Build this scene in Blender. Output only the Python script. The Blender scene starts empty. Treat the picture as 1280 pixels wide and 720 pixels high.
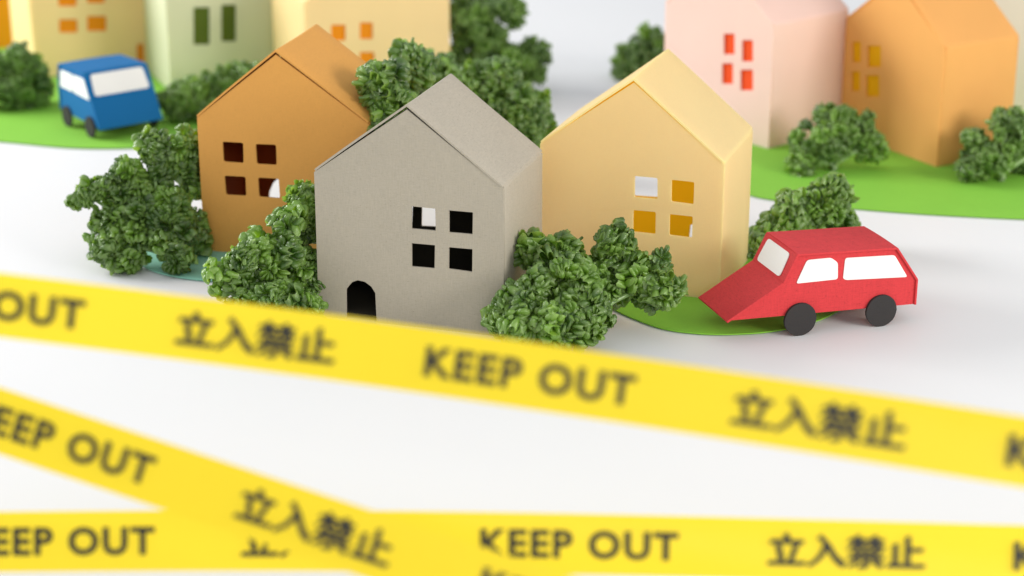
import bpy, math, random
from mathutils import Vector, Matrix, noise
from mathutils.geometry import tessellate_polygon

# ------------------------------------------------------------------ camera
# One scene unit is the width of a little paper house (about 6.5 cm).
sc = bpy.context.scene
sc.unit_settings.scale_length = 0.065
FPX, PITCH, CAM_H = 2475.0, math.radians(19.73), 3.598
CP, SP = math.cos(PITCH), math.sin(PITCH)
cam_data = bpy.data.cameras.new('camera')
cam = bpy.data.objects.new('camera', cam_data)
sc.collection.objects.link(cam)
cam.location = (0, 0, CAM_H)
cam.rotation_euler = (math.pi / 2 - PITCH, 0, 0)
cam_data.sensor_width = 36.0
cam_data.lens = FPX / 1280 * 36
cam_data.clip_start, cam_data.clip_end = 0.05, 300
cam_data.dof.use_dof = True
cam_data.dof.focus_distance = 10.0
cam_data.dof.aperture_fstop = 0.65
sc.camera = cam

# ------------------------------------------------------------------ light
world = bpy.data.worlds.new('World')
sc.world = world
world.use_nodes = True
bg = world.node_tree.nodes['Background']
bg.inputs[0].default_value = (0.93, 0.96, 1.0, 1)
bg.inputs[1].default_value = 0.72


def area(name, loc, target, sx, sy, power, col):
    l = bpy.data.lights.new(name, 'AREA')
    l.shape, l.size, l.size_y, l.energy, l.color = 'RECTANGLE', sx, sy, power, col
    o = bpy.data.objects.new(name, l)
    sc.collection.objects.link(o)
    o.location = loc
    o.rotation_euler = (Vector(target) - Vector(loc)).to_track_quat('-Z', 'Y').to_euler()
    return o


area('window_light', (-15, 16.5, 7.4), (-0.3, 10.5, 0.3), 9, 6, 3250, (1.0, 0.985, 0.965))
area('side_light', (11.5, 2.0, 5.2), (1.0, 11, 0.3), 6, 4, 1250, (1.0, 0.95, 0.88))
area('front_fill_light', (2, -6, 6.5), (0, 9.5, 0.4), 6, 4, 400, (1.0, 0.99, 0.97))

vs = sc.view_settings
vs.view_transform, vs.look, vs.exposure, vs.gamma = 'Standard', 'None', 0.0, 1.0
vs.use_curve_mapping = False
sc.render.engine = 'CYCLES'
sc.cycles.max_bounces = 10
sc.cycles.diffuse_bounces = 6
sc.cycles.transmission_bounces = 6
sc.cycles.use_denoising = True
C = sc.collection
R = random.Random(11)


def at(px, py, depth):
    """World point seen at photograph pixel (px, py), `depth` units along the lens axis."""
    u, v = (px - 640) / FPX, (360 - py) / FPX
    return Vector((u, CP + v * SP, -SP + v * CP)) * depth + Vector((0, 0, CAM_H))


def ground(px, py, z=0.0):
    u, v = (px - 640) / FPX, (360 - py) / FPX
    r = Vector((u, CP + v * SP, -SP + v * CP))
    return Vector((0, 0, CAM_H)) + r * ((z - CAM_H) / r.z)


def on_plane(px, py, p0, n):
    u, v = (px - 640) / FPX, (360 - py) / FPX
    r = Vector((u, CP + v * SP, -SP + v * CP))
    o = Vector((0, 0, CAM_H))
    return o + r * ((Vector(p0) - o).dot(n) / r.dot(n))


# ------------------------------------------------------------------ materials
def lin(r, g, b):
    f = lambda c: (c / 255 / 12.92) if c / 255 <= .04045 else ((c / 255 + .055) / 1.055) ** 2.4
    return (f(r), f(g), f(b), 1)


def new_mat(name):
    m = bpy.data.materials.new(name)
    m.use_nodes = True
    nt = m.node_tree
    nt.nodes.clear()
    out = nt.nodes.new('ShaderNodeOutputMaterial')
    return m, nt, out


def N(nt, kind, **kw):
    n = nt.nodes.new(kind)
    for k, v in kw.items():
        if k.startswith('i_'):
            n.inputs[k[2:].replace('_', ' ')].default_value = v
        else:
            setattr(n, k, v)
    return n


def paper(name, col, trans=0.0, tcol=None, fleck=0.12, weave=0.3, rough=0.75, bump=0.12, cloud=.05):
    """Card stock: sparse darker fibres, a fine laid weave, slight relief; some light passes through thin sheets."""
    m, nt, out = new_mat(name)
    L = nt.links
    tc = N(nt, 'ShaderNodeTexCoord')

    def noise_tex(scale, detail, rough_, stretch=None):
        n = N(nt, 'ShaderNodeTexNoise', i_Scale=scale, i_Detail=detail, i_Roughness=rough_)
        if stretch:
            mp = N(nt, 'ShaderNodeMapping')
            mp.inputs['Scale'].default_value = stretch
            L.new(tc.outputs['Object'], mp.inputs['Vector']); L.new(mp.outputs[0], n.inputs['Vector'])
        else:
            L.new(tc.outputs['Object'], n.inputs['Vector'])
        return n.outputs[0]

    def mad(a, k, add):
        n = N(nt, 'ShaderNodeMath', operation='MULTIPLY_ADD')
        L.new(a, n.inputs[0]); n.inputs[1].default_value = k
        if isinstance(add, float): n.inputs[2].default_value = add
        else: L.new(add, n.inputs[2])
        return n.outputs[0]
    fib = noise_tex(1.0, 3.0, .6, (70, 70, 150))
    fm = N(nt, 'ShaderNodeMapRange')
    fm.inputs[1].default_value, fm.inputs[2].default_value = .60, .74
    L.new(fib, fm.inputs[0])
    w1 = noise_tex(1.0, 1.0, .5, (26, 26, 190))
    w2 = noise_tex(1.0, 1.0, .5, (170, 170, 18))
    grain = noise_tex(210.0, 1.0, .5)
    v = mad(noise_tex(3.0, 2.0, .5), cloud * 2, 1.0 - cloud - weave * .45)
    v = mad(w1, weave * .3, v)
    v = mad(w2, weave * .3, v)
    v = mad(grain, weave * .3, v)
    v = mad(fm.outputs[0], -fleck, v)
    colr = N(nt, 'ShaderNodeVectorMath', operation='SCALE')
    colr.inputs[0].default_value = col[:3]
    L.new(v, colr.inputs['Scale'])
    bm = N(nt, 'ShaderNodeBump', i_Strength=bump, i_Distance=.003)
    L.new(mad(w1, 1.0, w2), bm.inputs['Height'])
    p = N(nt, 'ShaderNodeBsdfPrincipled', i_Roughness=rough)
    p.inputs['Specular IOR Level'].default_value = .25
    L.new(colr.outputs[0], p.inputs['Base Color'])
    L.new(bm.outputs[0], p.inputs['Normal'])
    if trans > 0:
        t = N(nt, 'ShaderNodeBsdfTranslucent')
        t.inputs['Color'].default_value = tcol or col
        mx = N(nt, 'ShaderNodeMixShader', i_Fac=trans)
        L.new(p.outputs[0], mx.inputs[1]); L.new(t.outputs[0], mx.inputs[2])
        L.new(mx.outputs[0], out.inputs[0])
    else:
        L.new(p.outputs[0], out.inputs[0])
    return m


def leaf_mat(name, dark, light, trans=.3):
    m, nt, out = new_mat(name)
    L = nt.links
    tc = N(nt, 'ShaderNodeTexCoord')
    oi = N(nt, 'ShaderNodeObjectInfo')
    n1 = N(nt, 'ShaderNodeTexNoise', i_Scale=2.6, i_Detail=4.0)
    L.new(tc.outputs['Object'], n1.inputs['Vector'])
    ad = N(nt, 'ShaderNodeMath', operation='MULTIPLY_ADD')
    L.new(oi.outputs['Random'], ad.inputs[0]); ad.inputs[1].default_value = .75
    L.new(n1.outputs[0], ad.inputs[2])
    mr = N(nt, 'ShaderNodeMapRange')
    mr.inputs[1].default_value, mr.inputs[2].default_value = .35, 1.3
    L.new(ad.outputs[0], mr.inputs[0])
    cr = N(nt, 'ShaderNodeMix', data_type='RGBA')
    cr.inputs['A'].default_value, cr.inputs['B'].default_value = dark, light
    L.new(mr.outputs[0], cr.inputs['Factor'])
    rim = N(nt, 'ShaderNodeAttribute', attribute_name='rim')
    rf = N(nt, 'ShaderNodeMath', operation='MULTIPLY')
    L.new(rim.outputs['Fac'], rf.inputs[0]); rf.inputs[1].default_value = .5
    rc = N(nt, 'ShaderNodeMix', data_type='RGBA')
    L.new(rf.outputs[0], rc.inputs['Factor']); L.new(cr.outputs['Result'], rc.inputs['A'])
    rc.inputs['B'].default_value = (.36, .52, .17, 1)
    cr = rc
    n2 = N(nt, 'ShaderNodeTexNoise', i_Scale=14.0, i_Detail=3.0)
    L.new(tc.outputs['Object'], n2.inputs['Vector'])
    bm = N(nt, 'ShaderNodeBump', i_Strength=.35, i_Distance=.02)
    L.new(n2.outputs[0], bm.inputs['Height'])
    p = N(nt, 'ShaderNodeBsdfPrincipled', i_Roughness=.29)
    p.inputs['Specular IOR Level'].default_value = .9
    L.new(cr.outputs['Result'], p.inputs['Base Color'])
    L.new(bm.outputs[0], p.inputs['Normal'])
    t = N(nt, 'ShaderNodeBsdfTranslucent')
    hs = N(nt, 'ShaderNodeHueSaturation', i_Hue=.485, i_Saturation=1.1, i_Value=2.2)
    L.new(cr.outputs['Result'], hs.inputs['Color']); L.new(hs.outputs[0], t.inputs['Color'])
    mx = N(nt, 'ShaderNodeMixShader', i_Fac=trans)
    L.new(p.outputs[0], mx.inputs[1]); L.new(t.outputs[0], mx.inputs[2])
    L.new(mx.outputs[0], out.inputs[0])
    return m


M = {
    'table': paper('white_table_board', (.745, .748, .755, 1), fleck=0, weave=.01, rough=.5, bump=.01, cloud=.004),
    'grey': paper('grey_card', lin(176, 168, 153), fleck=.26, weave=.6),
    'grey_inner_shade': paper('grey_card_painted_shade', lin(58, 54, 44), fleck=.05, weave=.1),  # shade inside the grey house, painted into the card's inner faces
    'yellow': paper('yellow_card', lin(254, 246, 190), .46, (1, .98, .55, 1), fleck=.03, weave=.25),
    'yellow_inner_glow': paper('yellow_card_painted_glow', lin(252, 180, 10), .82, (1, .70, .03, 1), fleck=.02, weave=.1),  # orange glow of light through the card, painted on its inner faces
    'brown': paper('tan_card', lin(228, 166, 86), .06, lin(190, 90, 20), fleck=.16, weave=.3),
    'brown_inner_glow': paper('tan_card_painted_glow', lin(196, 84, 24), fleck=.05, weave=.1),  # red of light bounced inside the tan house, put into the inner colour
    'cream': paper('cream_card', lin(253, 236, 180), .36, (1, .78, .32, 1), fleck=.03, weave=.1),
    'sage': paper('pale_green_card', lin(234, 235, 210), .36, (.92, .9, .6, 1), fleck=.03, weave=.1),
    'pink': paper('pale_pink_card', lin(253, 232, 222), .38, (1, .80, .68, 1), fleck=.03, weave=.1),
    'orange': paper('orange_card', lin(248, 194, 114), .3, (1, .52, .12, 1), fleck=.03, weave=.1),
    'deep_orange': paper('deep_orange_card', lin(250, 170, 20), .25, fleck=.03, weave=.1),
    'ivory': paper('ivory_card', lin(240, 230, 216), .2, fleck=.03, weave=.1),
    'pane_orange': paper('orange_window_paper', lin(246, 160, 24), .3, fleck=.03, weave=.1),
    'pane_red': paper('red_window_paper', lin(250, 96, 40), .3, fleck=.03, weave=.1),
    'pane_yellow': paper('yellow_window_paper', lin(252, 200, 10), .3, fleck=.03, weave=.1),
    'pane_green': paper('dark_green_window_paper', lin(90, 106, 34), .1, fleck=.03, weave=.1),
    'red': paper('red_card', lin(200, 58, 62), fleck=.34, weave=.75),
    'blue': paper('blue_card', lin(5, 98, 154), fleck=.08, weave=.2),
    'white': paper('white_sticker_paper', (.82, .81, .785, 1), fleck=.01, weave=.05),
    'black': paper('black_card', lin(52, 50, 50), fleck=.2, weave=.3),
    'green': paper('green_paper', lin(128, 188, 64), fleck=.06, weave=.2),
    'mint': paper('mint_paper', lin(140, 198, 178), fleck=.05, weave=.1),
    'leaf': leaf_mat('parsley_leaf', (.024, .084, .005, 1), (.19, .36, .035, 1), .30),
    'stem': leaf_mat('parsley_stem', (.20, .34, .10, 1), (.30, .46, .16, 1), .1),
}


def tape_mats():
    m, nt, out = new_mat('yellow_tape_film')
    L = nt.links
    tc = N(nt, 'ShaderNodeTexCoord')
    n = N(nt, 'ShaderNodeTexNoise', i_Scale=3.0, i_Detail=3.0)
    L.new(tc.outputs['Object'], n.inputs['Vector'])
    bm = N(nt, 'ShaderNodeBump', i_Strength=.15, i_Distance=.03)
    L.new(n.outputs[0], bm.inputs['Height'])
    p = N(nt, 'ShaderNodeBsdfPrincipled', i_Roughness=.4)
    p.inputs['Base Color'].default_value = lin(252, 223, 40)
    L.new(bm.outputs[0], p.inputs['Normal'])
    t = N(nt, 'ShaderNodeBsdfTranslucent')
    t.inputs['Color'].default_value = lin(254, 228, 56)
    mx = N(nt, 'ShaderNodeMixShader', i_Fac=.5)
    L.new(p.outputs[0], mx.inputs[1]); L.new(t.outputs[0], mx.inputs[2])
    L.new(mx.outputs[0], out.inputs[0])
    k, nt, out = new_mat('black_tape_ink')
    p = N(nt, 'ShaderNodeBsdfPrincipled', i_Roughness=.5)
    n = N(nt, 'ShaderNodeTexNoise', i_Scale=40.0)
    cr = N(nt, 'ShaderNodeMix', data_type='RGBA')
    cr.inputs['A'].default_value, cr.inputs['B'].default_value = (.012, .011, .008, 1), (.03, .027, .015, 1)
    nt.links.new(n.outputs[0], cr.inputs['Factor']); nt.links.new(cr.outputs['Result'], p.inputs['Base Color'])
    nt.links.new(p.outputs[0], out.inputs[0])
    M['tape'], M['ink'] = m, k


tape_mats()


# ------------------------------------------------------------------ helpers
def mesh(name, verts, faces, mat, smooth=False):
    me = bpy.data.meshes.new(name)
    me.from_pydata([tuple(v) for v in verts], [], faces)
    me.validate()
    if smooth:
        me.polygons.foreach_set('use_smooth', [True] * len(me.polygons))
    if mat: me.materials.append(mat)
    me.update()
    return me


def link(name, me, parent=None):
    o = bpy.data.objects.new(name, me)
    C.objects.link(o)
    if parent: o.parent = parent
    return o


def tag(o, label, cat, group=None):
    o['label'], o['category'] = label, cat
    if group: o['group'] = group
    return o


def thing(name, label, cat, loc=(0, 0, 0), rz=0.0, group=None):
    o = link(name, None)
    o.location, o.rotation_euler = loc, (0, 0, rz)
    o.empty_display_size = .1
    return tag(o, label, cat, group)


def warp(v, amp=.004, seed=0.0):
    v = Vector(v)
    n = noise.noise_vector(v * 1.7 + Vector((seed, seed * 2, 0)))
    return v + n * amp


def bevel(o, w=.004, seg=2):
    b = o.modifiers.new('bevel', 'BEVEL')
    b.width, b.segments, b.limit_method, b.angle_limit = w, seg, 'ANGLE', math.radians(50)
    return o


def panel_geo(outer, holes, t, place):
    """A flat card of thickness t cut to `outer` with `holes` (2-D loops); place(a, b, depth) -> 3-D point."""
    loops = [outer] + holes
    tess = tessellate_polygon([[Vector((a, b, 0)) for a, b in lp] for lp in loops])
    flat = [p for lp in loops for p in lp]
    n = len(flat)
    v = [place(a, b, 0) for a, b in flat] + [place(a, b, t) for a, b in flat]
    f = []
    for tri in tess:
        a, b, c = tri
        (ax, ay), (bx, by), (cx, cy) = flat[a], flat[b], flat[c]
        if (bx - ax) * (cy - ay) - (by - ay) * (cx - ax) < 0: b, c = c, b
        f.append((a, b, c)); f.append((a + n, c + n, b + n))
    i0 = 0
    for k, lp in enumerate(loops):
        m = len(lp)
        ar = sum(lp[i][0] * lp[(i + 1) % m][1] - lp[(i + 1) % m][0] * lp[i][1] for i in range(m))
        ccw = (ar > 0) == (k == 0)
        for i in range(m):
            a, b = i0 + i, i0 + (i + 1) % m
            f.append((b, a, a + n, b + n) if ccw else (a, b, b + n, a + n))
        i0 += m
    return v, f


def round_loop(pts, r, seg=3):
    """Round the corners of a 2-D loop."""
    out = []
    n = len(pts)
    for i in range(n):
        p0, p, p1 = (Vector(pts[i - 1]), Vector(pts[i]), Vector(pts[(i + 1) % n]))
        d0, d1 = (p0 - p), (p1 - p)
        k = min(r, d0.length * .45, d1.length * .45)
        a, b = p + d0.normalized() * k, p + d1.normalized() * k
        for s in range(seg + 1):
            t = s / seg
            q = a * (1 - t) ** 2 + p * 2 * t * (1 - t) + b * t * t
            out.append((q.x, q.y))
    return out


def tube(path, radii, sides=7):
    v, f = [], []
    path = [Vector(p) for p in path]
    for i, p in enumerate(path):
        t = (path[min(i + 1, len(path) - 1)] - path[max(i - 1, 0)]).normalized()
        a = t.cross(Vector((.3, .9, .2))).normalized()
        b = t.cross(a)
        for k in range(sides):
            an = 2 * math.pi * k / sides
            v.append(p + (a * math.cos(an) + b * math.sin(an)) * radii[i])
    for i in range(len(path) - 1):
        for k in range(sides):
            k2 = (k + 1) % sides
            f.append((i * sides + k, i * sides + k2, (i + 1) * sides + k2, (i + 1) * sides + k))
    f.append(tuple(range(sides))[::-1])
    f.append(tuple((len(path) - 1) * sides + k for k in range(sides)))
    return v, f


# ------------------------------------------------------------------ setting
tb_v, tb_f = [(-40, -6, 0), (40, -6, 0), (40, 60, 0), (-40, 60, 0)], [(0, 1, 2, 3)]
table = link('ground', mesh('ground', tb_v, tb_f, M['table']))
table['kind'] = 'structure'
table['label'] = 'plain white tabletop under the paper town'


def paper_sheet(name, label, outline, mat, z, lift=None):
    """A thin cut sheet lying on the table; outline in world x, y."""
    outline = round_loop(outline, .35, 5)
    v, f = panel_geo(outline, [], .006, lambda a, b, d: (a, b, z - d))
    o = link(name, mesh(name, v, f, mat))
    return tag(o, label, 'paper sheet')


def gpts(*px):
    return [tuple(ground(a, b).xy) for a, b in px]


paper_sheet('green_paper', 'bright green paper lawn under the yellow house and red car',
            gpts((770, 392), (830, 415), (890, 421), (960, 418.5), (1025, 404), (1066, 380), (1075, 345), (1040, 312), (960, 296), (830, 300), (750, 330), (730, 365)), M['green'], .012)
paper_sheet('mint_paper', 'mint paper disc under the tan house and the parsley on its left',
            gpts((148, 300), (160, 322), (190, 342), (240, 352), (300, 355), (380, 350), (430, 325), (430, 290), (350, 268), (250, 266), (175, 278)), M['mint'], .012)
paper_sheet('green_paper', 'green paper lawn under the blue car and cream houses',
            gpts((-160, 165), (0, 178), (90, 187), (170, 187), (250, 180), (330, 172), (440, 168), (540, 160), (585, 135), (560, 96), (300, 70), (0, 50), (-160, 50)), M['green'], .012)
paper_sheet('green_paper', 'green paper lawn under the pink and orange houses',
            gpts((885, 205), (930, 246), (1000, 256.5), (1130, 268), (1280, 276), (1480, 280), (1480, 110), (1280, 95), (1000, 95), (900, 135)), M['green'], .012)


# ------------------------------------------------------------------ houses
T = .011


def rect(x0, x1, z0, z1): return [(x0, z0), (x1, z0), (x1, z1), (x0, z1)]


def wall_strip(path, y0, y1, t, seed, ny=6):
    """A folded strip of card: `path` is its outer 2-D profile (x, z), thickness t inwards (to the right of travel)."""
    n = len(path)
    P = [Vector(p) for p in path]
    inner = []
    for i in range(n):
        d = (P[min(i + 1, n - 1)] - P[max(i - 1, 0)]).normalized()
        inner.append(P[i] + Vector((d.y, -d.x)) * t)
    v, f = [], []
    for j in range(ny + 1):
        y = y0 + (y1 - y0) * j / ny
        for p in P: v.append(warp((p.x, y, p.y), .006, seed))
        for p in inner: v.append(warp((p.x, y, p.y), .006, seed))
    row = 2 * n
    for j in range(ny):
        a, b = j * row, (j + 1) * row
        for i in range(n - 1):
            f.append((a + i, a + i + 1, b + i + 1, b + i))
            f.append((a + n + i + 1, a + n + i, b + n + i, b + n + i + 1))
        f.append((a + n, a, b, b + n))
        f.append((a + n - 1, a + 2 * n - 1, b + 2 * n - 1, b + n - 1))
    for a, fl in ((0, False), (ny * row, True)):
        for i in range(n - 1):
            q = (a + i, a + n + i, a + n + i + 1, a + i + 1)
            f.append(q[::-1] if fl else q)
    return v, f


def fold_path(W, HL, HR, A, ax):
    """Outer profile of the folded strip, split at its three folds into wall, roof, roof, wall."""
    corners = [Vector((-W / 2, 0)), Vector((-W / 2 - .002, HL)), Vector((ax, A)), Vector((W / 2 + .002, HR)), Vector((W / 2, 0))]
    pieces, cur = [], [corners[0]]
    rs = {1: .016, 2: .008, 3: .020}
    for i in (1, 2, 3):
        p = corners[i]
        a = p + (corners[i - 1] - p).normalized() * rs[i]
        b = p + (corners[i + 1] - p).normalized() * rs[i]
        q = lambda t: a * (1 - t) ** 2 + p * 2 * t * (1 - t) + b * t * t
        nmid = 1 if i != 2 else 1
        s = cur[-1]
        for k in range(1, 6): cur.append(s.lerp(a, k / 6))
        cur += [q(t) for t in (0, .17, .34, .5)]
        pieces.append(cur)
        cur = [q(t) for t in (.5, .66, .83, 1)]
    s = cur[-1]
    for k in range(1, 7): cur.append(s.lerp(corners[4], k / 6))
    pieces.append(cur)
    return pieces


def house(name, label, x, y, yaw, W, HL, HR, A, ax, D, mat, front=(), back=(), pane=None, pane_labels=None, seed=0.0, group='folded paper houses', rnd=.006, inner=None, floor=False):
    """A hollow folded card house. front/back: 2-D window loops (x, z) in the wall's own plane."""
    h = thing(name, label, 'house', (x, y, 0), yaw, group)
    up = Vector((0, 0))
    for bk, loops in ((False, front), (True, back)):
        g = .012
        outer = [(-W / 2, 0), (W / 2, 0), (W / 2, HR - g * .8), (ax, A - g), (-W / 2, HL - g * .8)]
        outer2 = []
        for i in range(5):                                        # extra points along the edges so that the card can bow
            a, b = Vector(outer[i]), Vector(outer[(i + 1) % 5])
            for k in range(4): outer2.append(tuple(a.lerp(b, k / 4)))
        y0, y1 = (D - T, D) if bk else (0, T)
        v, f = panel_geo(outer2, [round_loop(lp, rnd) for lp in loops], T,
                         lambda a, b, d: warp((a, y0 + d, b), .0015, seed))
        me = mesh('gable_wall', v, f, mat)
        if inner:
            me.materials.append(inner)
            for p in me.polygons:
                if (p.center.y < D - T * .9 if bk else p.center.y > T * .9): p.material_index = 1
        o = link('wall', me, h)
        bevel(o, .002)
        if pane and not bk:
            for lp in loops:                                      # coloured paper behind each opening
                xs, zs = [p[0] for p in lp], [p[1] for p in lp]
                m = .014
                pv, pf = panel_geo([(min(xs) - m, min(zs) - m), (max(xs) + m, min(zs) - m), (max(xs) + m, max(zs) + m), (min(xs) - m, max(zs) + m)], [], .006,
                                   lambda a, b, d: (a, T + .006 + d, b))
                link('window', mesh('window', pv, pf, pane), h)
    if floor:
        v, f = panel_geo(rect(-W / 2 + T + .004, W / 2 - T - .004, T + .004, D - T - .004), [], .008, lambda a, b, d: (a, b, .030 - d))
        link('floor', mesh('house_floor', v, f, inner or mat), h)  # floor takes the same painted interior tone as the inner walls
    off = .016
    for k, pth in enumerate(fold_path(W, HL + .004, HR + .004, A + off, ax)):
        roof = k in (1, 2)
        v, f = wall_strip(pth, -.004 if roof else T + .0015, D + .004 if roof else D - T - .0015, T, seed)
        me = mesh('roof_panel' if roof else 'side_wall', v, f, mat, True)
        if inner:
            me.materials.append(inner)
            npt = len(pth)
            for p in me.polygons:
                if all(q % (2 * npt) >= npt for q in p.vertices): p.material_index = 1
        o = link('roof' if roof else 'wall', me, h)
        bevel(o, .002)
    return h


def plane_loops(x, y, yaw, D, quads):
    """Photograph quads (pixel rectangles) -> 2-D loops on the wall plane at local depth D."""
    n = Vector((math.sin(yaw), -math.cos(yaw), 0))
    e = Vector((math.cos(yaw), math.sin(yaw), 0))
    p0 = Vector((x, y, 0)) - n * D
    out = []
    for q in quads:
        lp = []
        for px, py in q:
            w = on_plane(px, py, p0, n)
            lp.append(((w - p0).dot(e), w.z))
        ar = sum(lp[i][0] * lp[(i + 1) % len(lp)][1] - lp[(i + 1) % len(lp)][0] * lp[i][1] for i in range(len(lp)))
        out.append(lp if ar > 0 else lp[::-1])
    return out


# front row
gx, gy, ga, gD = -.5207, 9.4496, -.3022, .672
gf = plane_loops(gx, gy, ga, 0, [
    [(514, 258), (544, 261), (544.5, 288.5), (514.3, 286)], [(561, 263), (591, 265.5), (590.5, 293), (561, 290.5)],
    [(514.3, 304), (543.5, 306.5), (543, 335.5), (514.3, 333)], [(560.8, 309), (590.3, 311.5), (590, 340), (560.5, 336)],
])
door = plane_loops(gx, gy, ga, 0, [[(433, 402), (432.5, 362), (436, 357), (440, 352.5), (447, 350), (456, 352), (464, 358), (469, 366), (471, 405)]])[0]
gb = plane_loops(gx, gy, ga, gD, [[(528, 250), (551, 252), (550, 283), (527.5, 282)], [(505, 250), (517, 251), (516, 278), (505, 277)]])
house('grey_house', 'grey card house with an arched doorway, behind the uppermost caution tape', gx, gy, ga, 1.003, .7853, .7882, 1.1528, .0045, gD, M['grey'],
      gf + [door], gb, seed=1.3, rnd=.003, inner=M['grey_inner_shade'], floor=True)

yx, yy, ya, yD = .6208, 9.9722, -.3286, .686
yf = plane_loops(yx, yy, ya, 0, [
    [(793, 220), (822, 222.5), (822, 249), (793, 246.5)], [(839.5, 224.5), (868, 227.5), (867, 255.5), (839, 252)],
    [(791.5, 262.5), (820, 265), (819.5, 293), (791, 290)], [(837, 267.5), (866, 270.5), (865, 297.5), (836.5, 294)],
])
yb = plane_loops(yx, yy, ya, yD, [[(794, 212), (824, 214), (823, 246), (793, 244)], [(863.5, 280), (880, 281), (879, 305), (861, 304)]])
house('yellow_house', 'pale yellow card house beside the red car, one window open to the white behind', yx, yy, ya, .998, .7875, .7654, 1.1605, .0087, yD, M['yellow'],
      yf, yb, seed=4.1, rnd=.009, inner=M['yellow_inner_glow'], floor=True)

bx, by, ba, bD = -1.2592, 10.5173, -.2331, .678
bf = plane_loops(bx, by, ba, 0, [
    [(278, 177), (304, 178.5), (304.5, 204), (279.5, 202)], [(319.5, 180), (345, 181), (346, 206.5), (321, 205)],
    [(280.5, 219.5), (307, 221), (308, 245), (282.5, 243.5)], [(322.5, 222), (348.5, 223.5), (350, 248), (324, 246)],
])
bb = plane_loops(bx, by, ba, bD, [[(337, 262), (337, 240), (342, 228), (349, 222), (362, 221), (363, 262)]])
house('tan_house', 'tan brown card house standing behind the grey house', bx, by, ba, .994, .796, .8178, 1.1795, -.0206, bD, M['brown'],
      bf, bb, seed=7.7, rnd=.012, inner=M['brown_inner_glow'])


def px_rects(*r): return [[(a, c), (b, c), (b, d), (a, d)] for a, b, c, d in r]


def corner_house(name, label, px, py, yaw, W, H, A, D, mat, front, pane, right=True, seed=0.0):
    """Place a house by its nearest bottom corner; `front` are its windows as seen in the photograph."""
    g = ground(px, py)
    e = Vector((math.cos(yaw), math.sin(yaw), 0))
    c = g - e * (W / 2) if right else g + e * (W / 2)
    fr = plane_loops(c.x, c.y, yaw, 0, px_rects(*front))
    return house(name, label, c.x, c.y, yaw, W, H, H, A, 0, D, mat, fr, (), pane, seed=seed, rnd=.01)


rad = math.radians
corner_house('pink_house', 'pale pink card house with four red windows', 960, 188, rad(-49.5), 1.0, .845, 1.2, .75, M['pink'],
             [(904, 918, 42, 68), (927, 941, 50, 77), (902, 916, 79, 105), (925, 941, 87, 113)], M['pane_red'], True, 2.2)
corner_house('orange_house', 'orange card house with yellow windows, right beside the pink house', 1170, 211, rad(-61), 1.0, .80, 1.15, .62, M['orange'],
             [(1084, 1101, 57, 84), (1082, 1099, 94, 121), (1065, 1076, 52, 78), (1064, 1075, 89, 114)], M['pane_yellow'], True, 3.1)
corner_house('green_house', 'pale green card house with two tall dark windows', 214, 117, rad(23.5), .83, .86, 1.2, .70, M['sage'],
             [(242, 262, 9, 56), (277, 295, 6, 52)], M['pane_green'], False, 5.5)
corner_house('cream_house', 'pale cream card house between the green house and the parsley', 385, 143, rad(25.5), 1.11, .80, 1.15, .70, M['cream'],
             [(414, 432, 31, 51), (450, 466, 28, 49), (450, 468, 65, 83), (414, 432, 67, 86)], M['pane_orange'], False, 6.4)
corner_house('yellow_house', 'dull yellow card house behind the blue car with an orange door', 46, 100, rad(27), .88, .82, 1.2, .70, M['cream'],
             [(74, 97, 24, 41), (109, 133, 20, 39), (73, 96, -10, 8), (109, 131, -14, 4), (171, 180, 55, 82)], M['pane_orange'], False, 8.3)
corner_house('orange_house', 'deep orange card house cut off at the picture edge above parsley', 20, 62, rad(-8), .9, .82, 1.2, .70, M['deep_orange'],
             [], None, True, 9.1)
corner_house('ivory_house', 'ivory card house mostly hidden behind the orange house with yellow windows', 1400, 150, rad(-20), .95, .82, 1.2, .70, M['ivory'],
             [], None, True, 10.2)


# ------------------------------------------------------------------ cars
CAR = {'nose': (-.405, .115), 'base': (-.109, .287), 'top': (-.040, .432), 'rear_top': (.515, .412), 'rear_mid': (.642, .232), 'rear_low': (.643, .095), 'belly': (-.39, .105)}
CAR_WIN = [[(-.034, .277), (.197, .279), (.190, .368), (.150, .397), (.018, .397)], [(.226, .279), (.245, .270), (.586, .250), (.505, .376), (.230, .388)]]
VAN = {'nose': (-.405, .080), 'base': (-.300, .265), 'top': (-.205, .432), 'rear_top': (.185, .425), 'rear_mid': (.215, .26), 'rear_low': (.215, .095)}
VAN_WIN = [[(-.268, .255), (-.03, .268), (-.03, .392), (-.195, .392)], [(-.015, .268), (.185, .268), (.165, .39), (-.015, .392)]]


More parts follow.
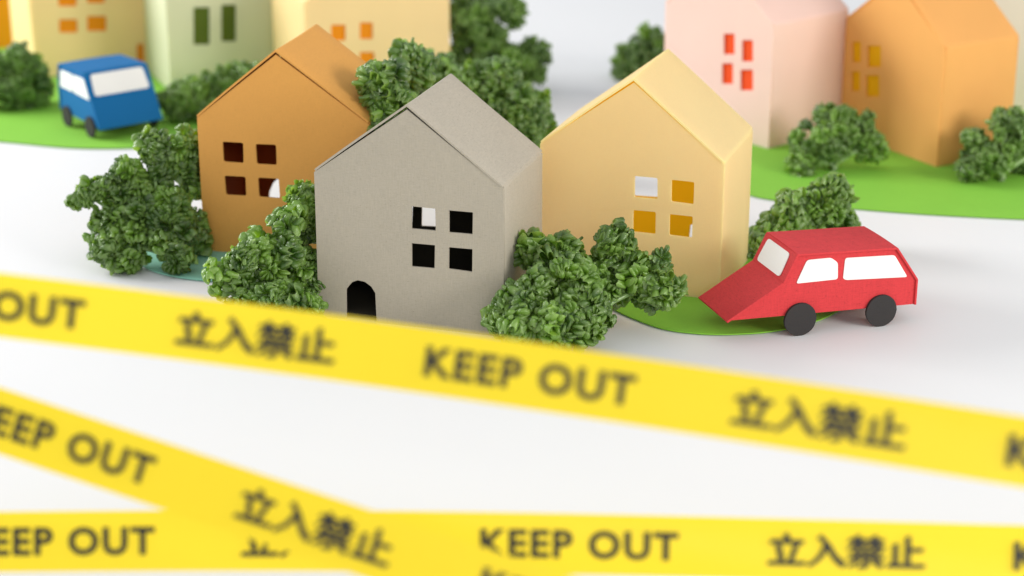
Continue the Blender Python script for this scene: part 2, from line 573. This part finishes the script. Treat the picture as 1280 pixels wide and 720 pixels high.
def car(name, label, loc, yaw, mat, K, CAR_W, wins, wheels, marg=.045):
    """Folded card car; local x runs from nose (-) to tail (+), the near side at y = 0, the far side at y = CAR_W."""
    c = thing(name, label, 'car', loc, yaw)
    side = [K['nose'], K['rear_low'], K['rear_mid'], K['rear_top'], K['top'], K['base']]
    side = [(a, b) for a, b in side]
    t = .012
    for y0, tt in ((.010, t), (CAR_W - t - .010, t)):
        v, f = panel_geo(side, [], tt, lambda a, b, d: warp((a, y0 + d, b), .006, 3.3))
        bevel(link('side_panel', mesh('side_panel', v, f, mat), c), .003)

    def strip(name, a, b, over=.004, lift=.0, m=mat, inset=0.0, seg=5):
        """A flat card between profile points a and b across the car's width, thickness inwards."""
        a, b = Vector(K[a]), Vector(K[b])
        d = (b - a).normalized()
        nrm = Vector((-d.y, d.x))
        a, b = a + nrm * .003, b + nrm * .003
        v, f = [], []
        for j in range(seg + 1):
            for i in range(seg + 1):
                p = a.lerp(b, i / seg)
                y = -over + (CAR_W + 2 * over) * j / seg
                bow = math.sin(math.pi * j / seg) * .004
                for q in (p + nrm * bow, p - nrm * t): v.append(warp((q.x, y, q.y), .005, 1.9))
        W2 = (seg + 1) * 2
        for j in range(seg):
            for i in range(seg):
                q = j * W2 + i * 2
                f.append((q, q + 2, q + 2 + W2, q + W2)); f.append((q + 1, q + 1 + W2, q + 3 + W2, q + 3))
        for k in range(seg):
            q = k * 2; f.append((q, q + 1, q + 3, q + 2))
            q = seg * W2 + k * 2; f.append((q, q + 2, q + 3, q + 1))
            q = k * W2; f.append((q, q + W2, q + W2 + 1, q + 1))
            q = k * W2 + seg * 2; f.append((q, q + 1, q + W2 + 1, q + W2))
        return bevel(link(name, mesh(name, v, f, m), c), .003)

    strip('hood', 'nose', 'base')
    strip('windscreen_frame', 'base', 'top')
    strip('roof', 'top', 'rear_top')
    strip('tailgate', 'rear_top', 'rear_mid')
    strip('rear_panel', 'rear_mid', 'rear_low')
    # windscreen: white paper on the slope between bonnet and roof
    a, b = Vector(K['base']), Vector(K['top'])
    d = (b - a).normalized(); nrm = Vector((-d.y, d.x)); Ln = (b - a).length
    lp = round_loop([(marg, Ln * .1), (CAR_W - marg, Ln * .1), (CAR_W - marg - .01, Ln * .9), (marg + .01, Ln * .9)], .022)
    def pl(u, w, dd):
        q = a + d * w + nrm * (.0105 - dd)
        return warp((q.x, u, q.y), .005, 1.9)
    v, f = panel_geo(lp, [], .004, pl)
    link('windscreen', mesh('windscreen', v, [x[::-1] for x in f], M['white']), c)
    for sgn, y0 in ((1, .0055), (-1, CAR_W - .0055)):
        for lp in wins:
            v, f = panel_geo(round_loop(lp, .014), [], .004, lambda p, q, dd: warp((p, y0 + sgn * dd, q), .006, 3.3))
            link('window', mesh('car_window', v, f, M['white']), c)
    for sgn, y0 in ((1, -.009), (-1, CAR_W + .009)):
        for wx, wr in wheels:
            lp = [(wx + wr * (1 + .012 * math.sin(5 * i)) * math.cos(i * math.tau / 26), wr + wr * math.sin(i * math.tau / 26)) for i in range(26)]
            v, f = panel_geo(lp, [], .015, lambda p, q, dd: (p, y0 + sgn * dd, q))
            link('wheel', mesh('wheel', v, f, M['black']), c)
    return c


wf = ground(1000, 419)
car('red_car', 'red folded paper car with white windows beside the yellow house', (wf.x, wf.y, .0), rad(17), M['red'], CAR, .37, CAR_WIN, ((-.005, .087), (.445, .085)))
nose = ground(125, 165, .08)
by_ = rad(127)
off = Matrix.Rotation(by_, 2) @ Vector((-.405, .47))
car('blue_car', 'blue folded paper car on the green paper before the dull yellow house', (nose.x - off.x, nose.y - off.y, .012), by_, M['blue'], VAN, .47, VAN_WIN, ((-.26, .072), (.10, .072)), .03)


# ------------------------------------------------------------------ parsley
def curly_leaf(rng):
    """One ruffled leaf: a short petiole carrying fans whose lobed rims curl."""
    V, Fc, RM = [], [], []

    def fan(base, axis, side, nrm, Rr):
        nl = rng.choice((4, 5, 5, 6)); NT, NR = nl * 8 + 1, 9
        Tm = rng.uniform(1.25, 1.9)
        cup, teeth = rng.uniform(.0, .6), rng.choice((0, 0, .03, .06))
        jit = [rng.uniform(.8, 1.2) for _ in range(nl + 1)]
        bend = [rng.uniform(1.6, 3.3) for _ in range(nl + 1)]     # how far each lobe's rim rolls back, radians
        lift = [rng.uniform(-.3, .45) for _ in range(nl + 1)]
        o = len(V)
        for i in range(NT):
            th = -Tm + 2 * Tm * i / (NT - 1)
            ph = i / (NT - 1) * nl
            k = min(int(ph), nl - 1); fr = ph - k
            lob = abs(math.sin(math.pi * fr)) ** .55
            ln = Rr * (.50 + .62 * lob * jit[k]) * (1 + teeth * math.cos(fr * math.tau * 3))
            y = z = 0.0
            for j in range(NR):
                r = j / (NR - 1)
                t = max(0, (r - .38) / .62)
                al = lift[k] * (1 - t) * lob - bend[k] * t * t * (3 - 2 * t) * (.45 + .55 * lob)
                if j:
                    y += math.cos(al) * ln / (NR - 1); z += math.sin(al) * ln / (NR - 1)
                wide = 1 - .10 * t
                thl = th * wide
                zz = z + cup * y * (th / Tm) ** 2 + Rr * .34 * (lob - .75) * r
                RM.append(r ** 4)
                V.append(base + side * (y * math.sin(thl) * .9) + axis * (y * math.cos(thl)) + nrm * zz)
        for i in range(NT - 1):
            for j in range(NR - 1):
                q = o + i * NR + j
                Fc.append((q, q + NR, q + NR + 1, q + 1) if j else (q, q + NR + 1, q + 1))

    tiers = [(rng.randint(3, 4), (.75, 1.3), (.62, .9), .0), (rng.randint(2, 3), (.2, .8), (.5, .75), .3)]
    for n, (t0, t1), (r0, r1), up in tiers:
        a0 = rng.uniform(0, 6.28)
        for k in range(n):
            az = a0 + k * math.tau / n + rng.uniform(-.35, .35)
            tl = rng.uniform(t0, t1)
            out = Vector((math.cos(az), math.sin(az), 0))
            axis = out * math.sin(tl) + Vector((0, 0, math.cos(tl)))
            side = Vector((-math.sin(az), math.cos(az), 0))
            nrm = side.cross(axis) * (1 if rng.random() < .8 else -1)
            if nrm.z < 0 and rng.random() < .8: nrm = -nrm
            fan(Vector((0, 0, up)) + out * .06, axis, side, nrm, rng.uniform(r0, r1))
    tv, tf = tube([(0, 0, -.5), (.03, 0, -.25), (0, 0, .05), (0, 0, .3)], [.045, .05, .04, .02], 5)
    o = len(V)
    V += tv; Fc += [tuple(i + o for i in q) for q in tf]
    RM += [.2] * (len(V) - len(RM))
    me = mesh('parsley_leaf', V, Fc, M['leaf'], True)
    if len(me.vertices) == len(RM):
        me.attributes.new('rim', 'FLOAT', 'POINT').data.foreach_set('value', RM)
    return me


lr = random.Random(5)
LEAVES = [curly_leaf(lr) for _ in range(18)]


def sprig(label, base, blobs, size=.125, spacing=.115, seed=1, stem_r=.022, fill=.25, maxn=290, drop=.12, tufts=2, swell=.92):
    """A sprig of curly parsley: stems fanning out from `base` into leafy heads; blobs = (centre, radii) in world units."""
    rng = random.Random(seed)
    base = Vector(base)
    h = thing('parsley_sprig', label, 'parsley', base, 0, 'parsley sprigs standing as trees')
    SV, SF = [], []
    mids = sum((Vector(b[0]) for b in blobs), Vector()) / len(blobs)
    fork = base.lerp(mids, .35); fork.z = max(fork.z * .8, base.z + .04)
    for c, r in blobs:
        c = Vector(c)
        p = [base - base, (fork - base) * .5 + Vector((.01, 0, 0)), fork - base, fork.lerp(c, .5) - base + Vector((0, 0, .03)), c - base]
        tv, tf = tube(p, [stem_r, stem_r, stem_r * .9, stem_r * .7, stem_r * .4])
        o = len(SV); SV += tv; SF += [tuple(i + o for i in q) for q in tf]
    extra = []
    for c, r in blobs:                                            # smaller tufts standing out from each head
        for _ in range(tufts):
            d = Vector((rng.uniform(-1, 1), rng.uniform(-.8, .6), rng.uniform(-.5, .6))).normalized()
            k = rng.uniform(.28, .42)
            extra.append((tuple(Vector(c) + Vector((d.x * r[0], d.y * r[1], d.z * r[2])) * .88), (r[0] * k, r[1] * k, r[2] * k)))
    blobs = [(c, tuple(q * swell for q in r)) for c, r in blobs] + extra
    pts = []
    for bi, (c, r) in enumerate(blobs):
        c = Vector(c); r = Vector(r)
        rm = (r.x + r.y + r.z) / 3
        n = max(5, int(4 * math.pi * rm * rm / (spacing * spacing)))
        for k in range(n):
            z = 1 - 2 * (k + .5) / n
            a = k * 2.399963 + rng.uniform(-.25, .25)
            s = math.sqrt(max(0, 1 - z * z))
            d = Vector((s * math.cos(a), s * math.sin(a), z))
            if rng.random() < drop: continue
            k2 = rng.uniform(.70, 1.14) if rng.random() > fill else rng.uniform(.3, .75)
            p = c + Vector((d.x * r.x, d.y * r.y, d.z * r.z)) * k2
            if p.z < .035: continue
            if any(b != bi and sum(((p[q] - blobs[b][0][q]) / blobs[b][1][q]) ** 2 for q in range(3)) < .5 for b in range(len(blobs))): continue
            pts.append((p, d, c))
    rng.shuffle(pts)
    # keep the leaves nearest the viewer's side of the sprig when there are too many
    pts = pts[:maxn]
    for p, d, c in pts:
        o = bpy.data.objects.new('leaf', rng.choice(LEAVES))
        C.objects.link(o)
        o.parent = h
        ax = (d + Vector((rng.uniform(-.5, .5), rng.uniform(-.5, .5), rng.uniform(-.2, .75)))).normalized()
        q = ax.to_track_quat('Z', 'Y')
        s = size * rng.uniform(.78, 1.2)
        o.matrix_basis = Matrix.Translation(p - base - ax * s * .35) @ q.to_matrix().to_4x4() @ Matrix.Rotation(rng.uniform(0, 6.28), 4, 'Z') @ Matrix.Diagonal((s, s, s * rng.uniform(.85, 1.15), 1))
    link('stem', mesh('stem', SV, SF, M['stem'], True), h)
    return h


def heads(depth, specs):
    """(px, py, rx px, rz px, ahead) -> world blobs around the given lens depth."""
    out = []
    for px, py, rx, rz, dd in specs:
        d = depth + dd
        k = d / FPX
        c = at(px, py, d)
        out.append((tuple(c), (rx * k, min(rx, rz) * k * .95, rz * k)))
    return out


def dep(px, py): return ground(px, py).y * CP + CAM_H * SP


# left of the tan house, loose and leggy
d = dep(190, 333)
sprig('loose parsley sprig with gaps left of the tan house on the mint paper', ground(215, 338), heads(d, [
    (190, 188, 22, 18, .1), (222, 193, 24, 22, .15), (240, 226, 14, 26, .2), (205, 212, 18, 12, .1), (158, 214, 20, 14, .05), (172, 232, 16, 10, .05), (104, 241, 15, 13, 0), (130, 233, 18, 12, .02), (152, 243, 14, 9, .02),
    (206, 248, 26, 14, .05), (172, 262, 20, 13, 0), (136, 276, 13, 10, -.03), (214, 276, 30, 20, .0), (240, 290, 14, 26, .12), (165, 292, 20, 13, -.05), (132, 310, 22, 17, -.1), (160, 322, 18, 12, -.12), (205, 310, 24, 18, -.1), (222, 326, 16, 11, -.15)]),
    .132, .105, 21, drop=.12, tufts=0, stem_r=.017, swell=1.16)
d = dep(330, 398)
sprig('dense parsley sprig before the tan house, touching the left edge of the grey house', ground(345, 398), heads(d, [
    (345, 320, 48, 50, 0), (300, 345, 38, 34, -.1), (375, 285, 22, 38, .1), (380, 350, 26, 40, .05), (335, 375, 60, 24, -.2), (388, 250, 12, 14, .1)]),
    .148, .118, 33, drop=.2)
d = dep(720, 432)
sprig('broad parsley sprig right of the grey house, before the yellow house', ground(725, 428), heads(d, [
    (700, 360, 55, 44, 0), (770, 335, 45, 40, .15), (815, 355, 28, 36, .15), (650, 385, 36, 32, -.1), (720, 400, 55, 32, -.15), (690, 318, 36, 12, .15), (640, 400, 24, 18, -.1)]),
    .150, .120, 47, drop=.2)
d = dep(600, 225)
sprig('tall parsley sprig rising behind the grey and tan houses', ground(590, 225), heads(d, [
    (500, 100, 36, 28, 0), (545, 95, 40, 28, .1), (600, 105, 42, 34, 0), (645, 140, 30, 38, 0), (483, 138, 24, 22, -1.72), (482, 104, 20, 20, -1.68), (520, 90, 24, 22, -1.2), (660, 165, 18, 20, -.1), (590, 150, 50, 40, 0)]),
    .175, .145, 52)
d = dep(620, 118)
sprig('large blurred parsley sprig at the back beside the cream house', ground(600, 118), heads(d, [
    (600, 35, 42, 40, 0), (655, 75, 34, 34, 0), (630, 10, 30, 24, 0), (575, -10, 30, 24, .1), (640, 105, 26, 24, 0), (590, 85, 34, 30, .1)]),
    .13, .13, 64)
d = dep(815, 100)
sprig('small rounded parsley sprig behind the roof of the yellow house', ground(815, 100), heads(d, [
    (815, 60, 30, 28, 0), (795, 78, 24, 18, 0), (838, 80, 24, 24, 0)]), .13, .13, 71)
d = dep(1005, 318)
sprig('parsley sprig between the yellow house and the roof of the red car', ground(1005, 318), heads(d, [
    (1022, 262, 32, 28, 0), (965, 282, 26, 20, -.05), (1050, 275, 24, 18, .05), (955, 305, 14, 12, -.1), (1029, 242, 18, 16, 0), (985, 268, 22, 18, 0), (1000, 290, 34, 18, 0)]),
    .158, .132, 83, drop=.18)
d = dep(1040, 215)
sprig('rounded parsley sprig at the foot of the pink house', ground(1040, 216), heads(d, [
    (1020, 182, 36, 30, 0), (1075, 165, 32, 26, 0), (1048, 148, 24, 18, 0), (1000, 205, 18, 12, -.1), (1095, 185, 14, 14, 0)]), .115, .115, 95)
d = dep(1245, 228)
sprig('parsley sprig cut off by the picture edge before the orange house with yellow windows', ground(1250, 229), heads(d, [
    (1235, 195, 34, 30, 0), (1275, 180, 30, 34, .05), (1215, 210, 20, 16, -.05), (1310, 190, 36, 30, .1), (1258, 150, 14, 12, 0)]), .115, .115, 104)
d = dep(250, 155)
sprig('low parsley sprig behind the blue car, before the pale green house', ground(250, 157), heads(d, [
    (225, 132, 28, 24, 0), (265, 110, 34, 24, .1), (300, 95, 24, 16, .15), (240, 112, 26, 14, .1), (260, 140, 30, 16, 0)]), .12, .12, 113)
d = dep(20, 138)
sprig('dark parsley sprig cut off by the picture edge beside the blue car', ground(15, 139), heads(d, [
    (20, 80, 30, 28, 0), (35, 105, 28, 26, 0), (5, 115, 28, 24, 0), (-25, 90, 30, 30, 0), (50, 95, 14, 12, 0)]), .12, .12, 127)


# ------------------------------------------------------------------ caution tapes
TW = .218


def text_polys(body, w, h, bold, space=1.0):
    """Lettering outline as a flat mesh fitted into a box w by h centred on the origin."""
    cu = bpy.data.curves.new('lettering', 'FONT')
    cu.body, cu.resolution_u, cu.offset = body, 3, bold
    cu.space_character = space
    ob = bpy.data.objects.new('lettering', cu)
    C.objects.link(ob)
    dg = bpy.context.evaluated_depsgraph_get()
    me = bpy.data.meshes.new_from_object(ob.evaluated_get(dg))
    v = [(p.co.x, p.co.y) for p in me.vertices]
    f = [tuple(p.vertices) for p in me.polygons]
    bpy.data.objects.remove(ob); bpy.data.curves.remove(cu); bpy.data.meshes.remove(me)
    x0, x1 = min(p[0] for p in v), max(p[0] for p in v)
    y0, y1 = min(p[1] for p in v), max(p[1] for p in v)
    return [((a - x0) / (x1 - x0) * w, ((b - y0) / (y1 - y0) - .5) * h) for a, b in v], f


KEEP = text_polys('KEEP OUT', .708, .104, .034, 1.13)
TACHI = text_polys('\u7acb\u5165\u7981\u6b62', .551, .120, .016)


def tape(label, stations, keep_px, seed, tilt=20):
    """A taut printed tape through (px, py, depth) stations; keep_px: pixel x at which one KEEP OUT begins."""
    P = [at(*s) for s in stations]
    # even samples along the polyline, gently smoothed
    seglen = [(P[i + 1] - P[i]).length for i in range(len(P) - 1)]
    total = sum(seglen)

    def raw(s):
        s = max(0, min(total, s))
        for i, l in enumerate(seglen):
            if s <= l or i == len(seglen) - 1: return P[i].lerp(P[i + 1], s / l)
            s -= l

    def cen(s): return sum((raw(s + k * .12) for k in range(-4, 5)), Vector()) / 9
    n = 90
    S = [total * i / n for i in range(n + 1)]
    nrm0 = Vector((0, -math.cos(rad(tilt)), math.sin(rad(tilt))))

    def frame(s):
        p = cen(s)
        t = (cen(min(total, s + .15)) - cen(max(0, s - .15))).normalized()
        nn = (nrm0 - t * nrm0.dot(t)).normalized()
        tw = .05 * math.sin(s * 1.3 + seed)
        w = t.cross(-nn).normalized()
        if w.z < 0: w = -w
        w2 = (w * math.cos(tw) + nn * math.sin(tw)).normalized()
        return p, w2, (nn * math.cos(tw) - w * math.sin(tw))
    o = thing('caution_tape', label, 'caution tape', P[0], 0, 'printed yellow caution tapes')
    v, f = [], []
    nw = 6
    for s in S:
        p, w, nn = frame(s)
        for k in range(nw + 1):
            u = k / nw - .5
            v.append(p + w * TW * u + nn * .004 * math.cos(u * 5 + s * 2) - P[0])
    for i in range(n):
        for k in range(nw):
            q = i * (nw + 1) + k
            f.append((q, q + nw + 1, q + nw + 2, q + 1))
    link('film', mesh('tape_film', v, f, M['tape'], True), o)
    # find s of the given pixel
    def px_of(s):
        q = cen(s) - Vector((0, 0, CAM_H))
        return 640 + FPX * q.x / (q.y * CP - q.z * SP)
    s0 = min((abs(px_of(total * i / 2000) - keep_px), total * i / 2000) for i in range(2001))[1]
    per = 1.889
    for nm, geo, off, wd, lab in (('keep_out_lettering', KEEP, 0, .708, 'KEEP OUT in black capitals'), ('kanji_lettering', TACHI, 1.027, .551, '\u7acb\u5165\u7981\u6b62 in black characters')):
        for k in range(-4, 5):
            st = s0 + off + k * per
            if st < .12 or st + wd > total - .12: continue
            vv, ff = [], []
            for lay, dx in enumerate(((0,) if off == 0 else (-.0030, .0030))):    # the characters' strokes are heavier than the type's
                q0 = len(vv)
                for a, b in geo[0]:
                    p, w, nn = frame(st + a + dx)
                    vv.append(p + w * (b + dx * .7) + nn * (.0075 + .0012 * lay) - P[0])
                ff += [tuple(i + q0 for i in q) for q in geo[1]]
            l = link(nm, mesh(nm, vv, ff, M['ink']), o)
            l['label'] = lab
    return o


tape('caution tape crossing before the grey house, the uppermost of the three', [(-420, 330, 6.8), (0, 381, 6.72), (320, 421, 6.68), (640, 466, 6.50), (960, 514, 6.33), (1280, 565, 6.16), (1700, 634, 5.95)], 532, .3)
tape('caution tape slanting steeply down from the left edge', [(-420, 384, 7.02), (0, 526, 6.82), (230, 603, 6.68), (460, 680, 6.55), (700, 760, 6.42), (980, 853, 6.3)], -40, 1.7)
tape('caution tape running level along the bottom, under the slanting tape', [(-420, 682, 7.3), (0, 677, 7.22), (320, 675, 7.14), (640, 678, 7.08), (960, 686, 7.05), (1280, 695, 7.0), (1700, 708, 6.95)], 600, 2.9)
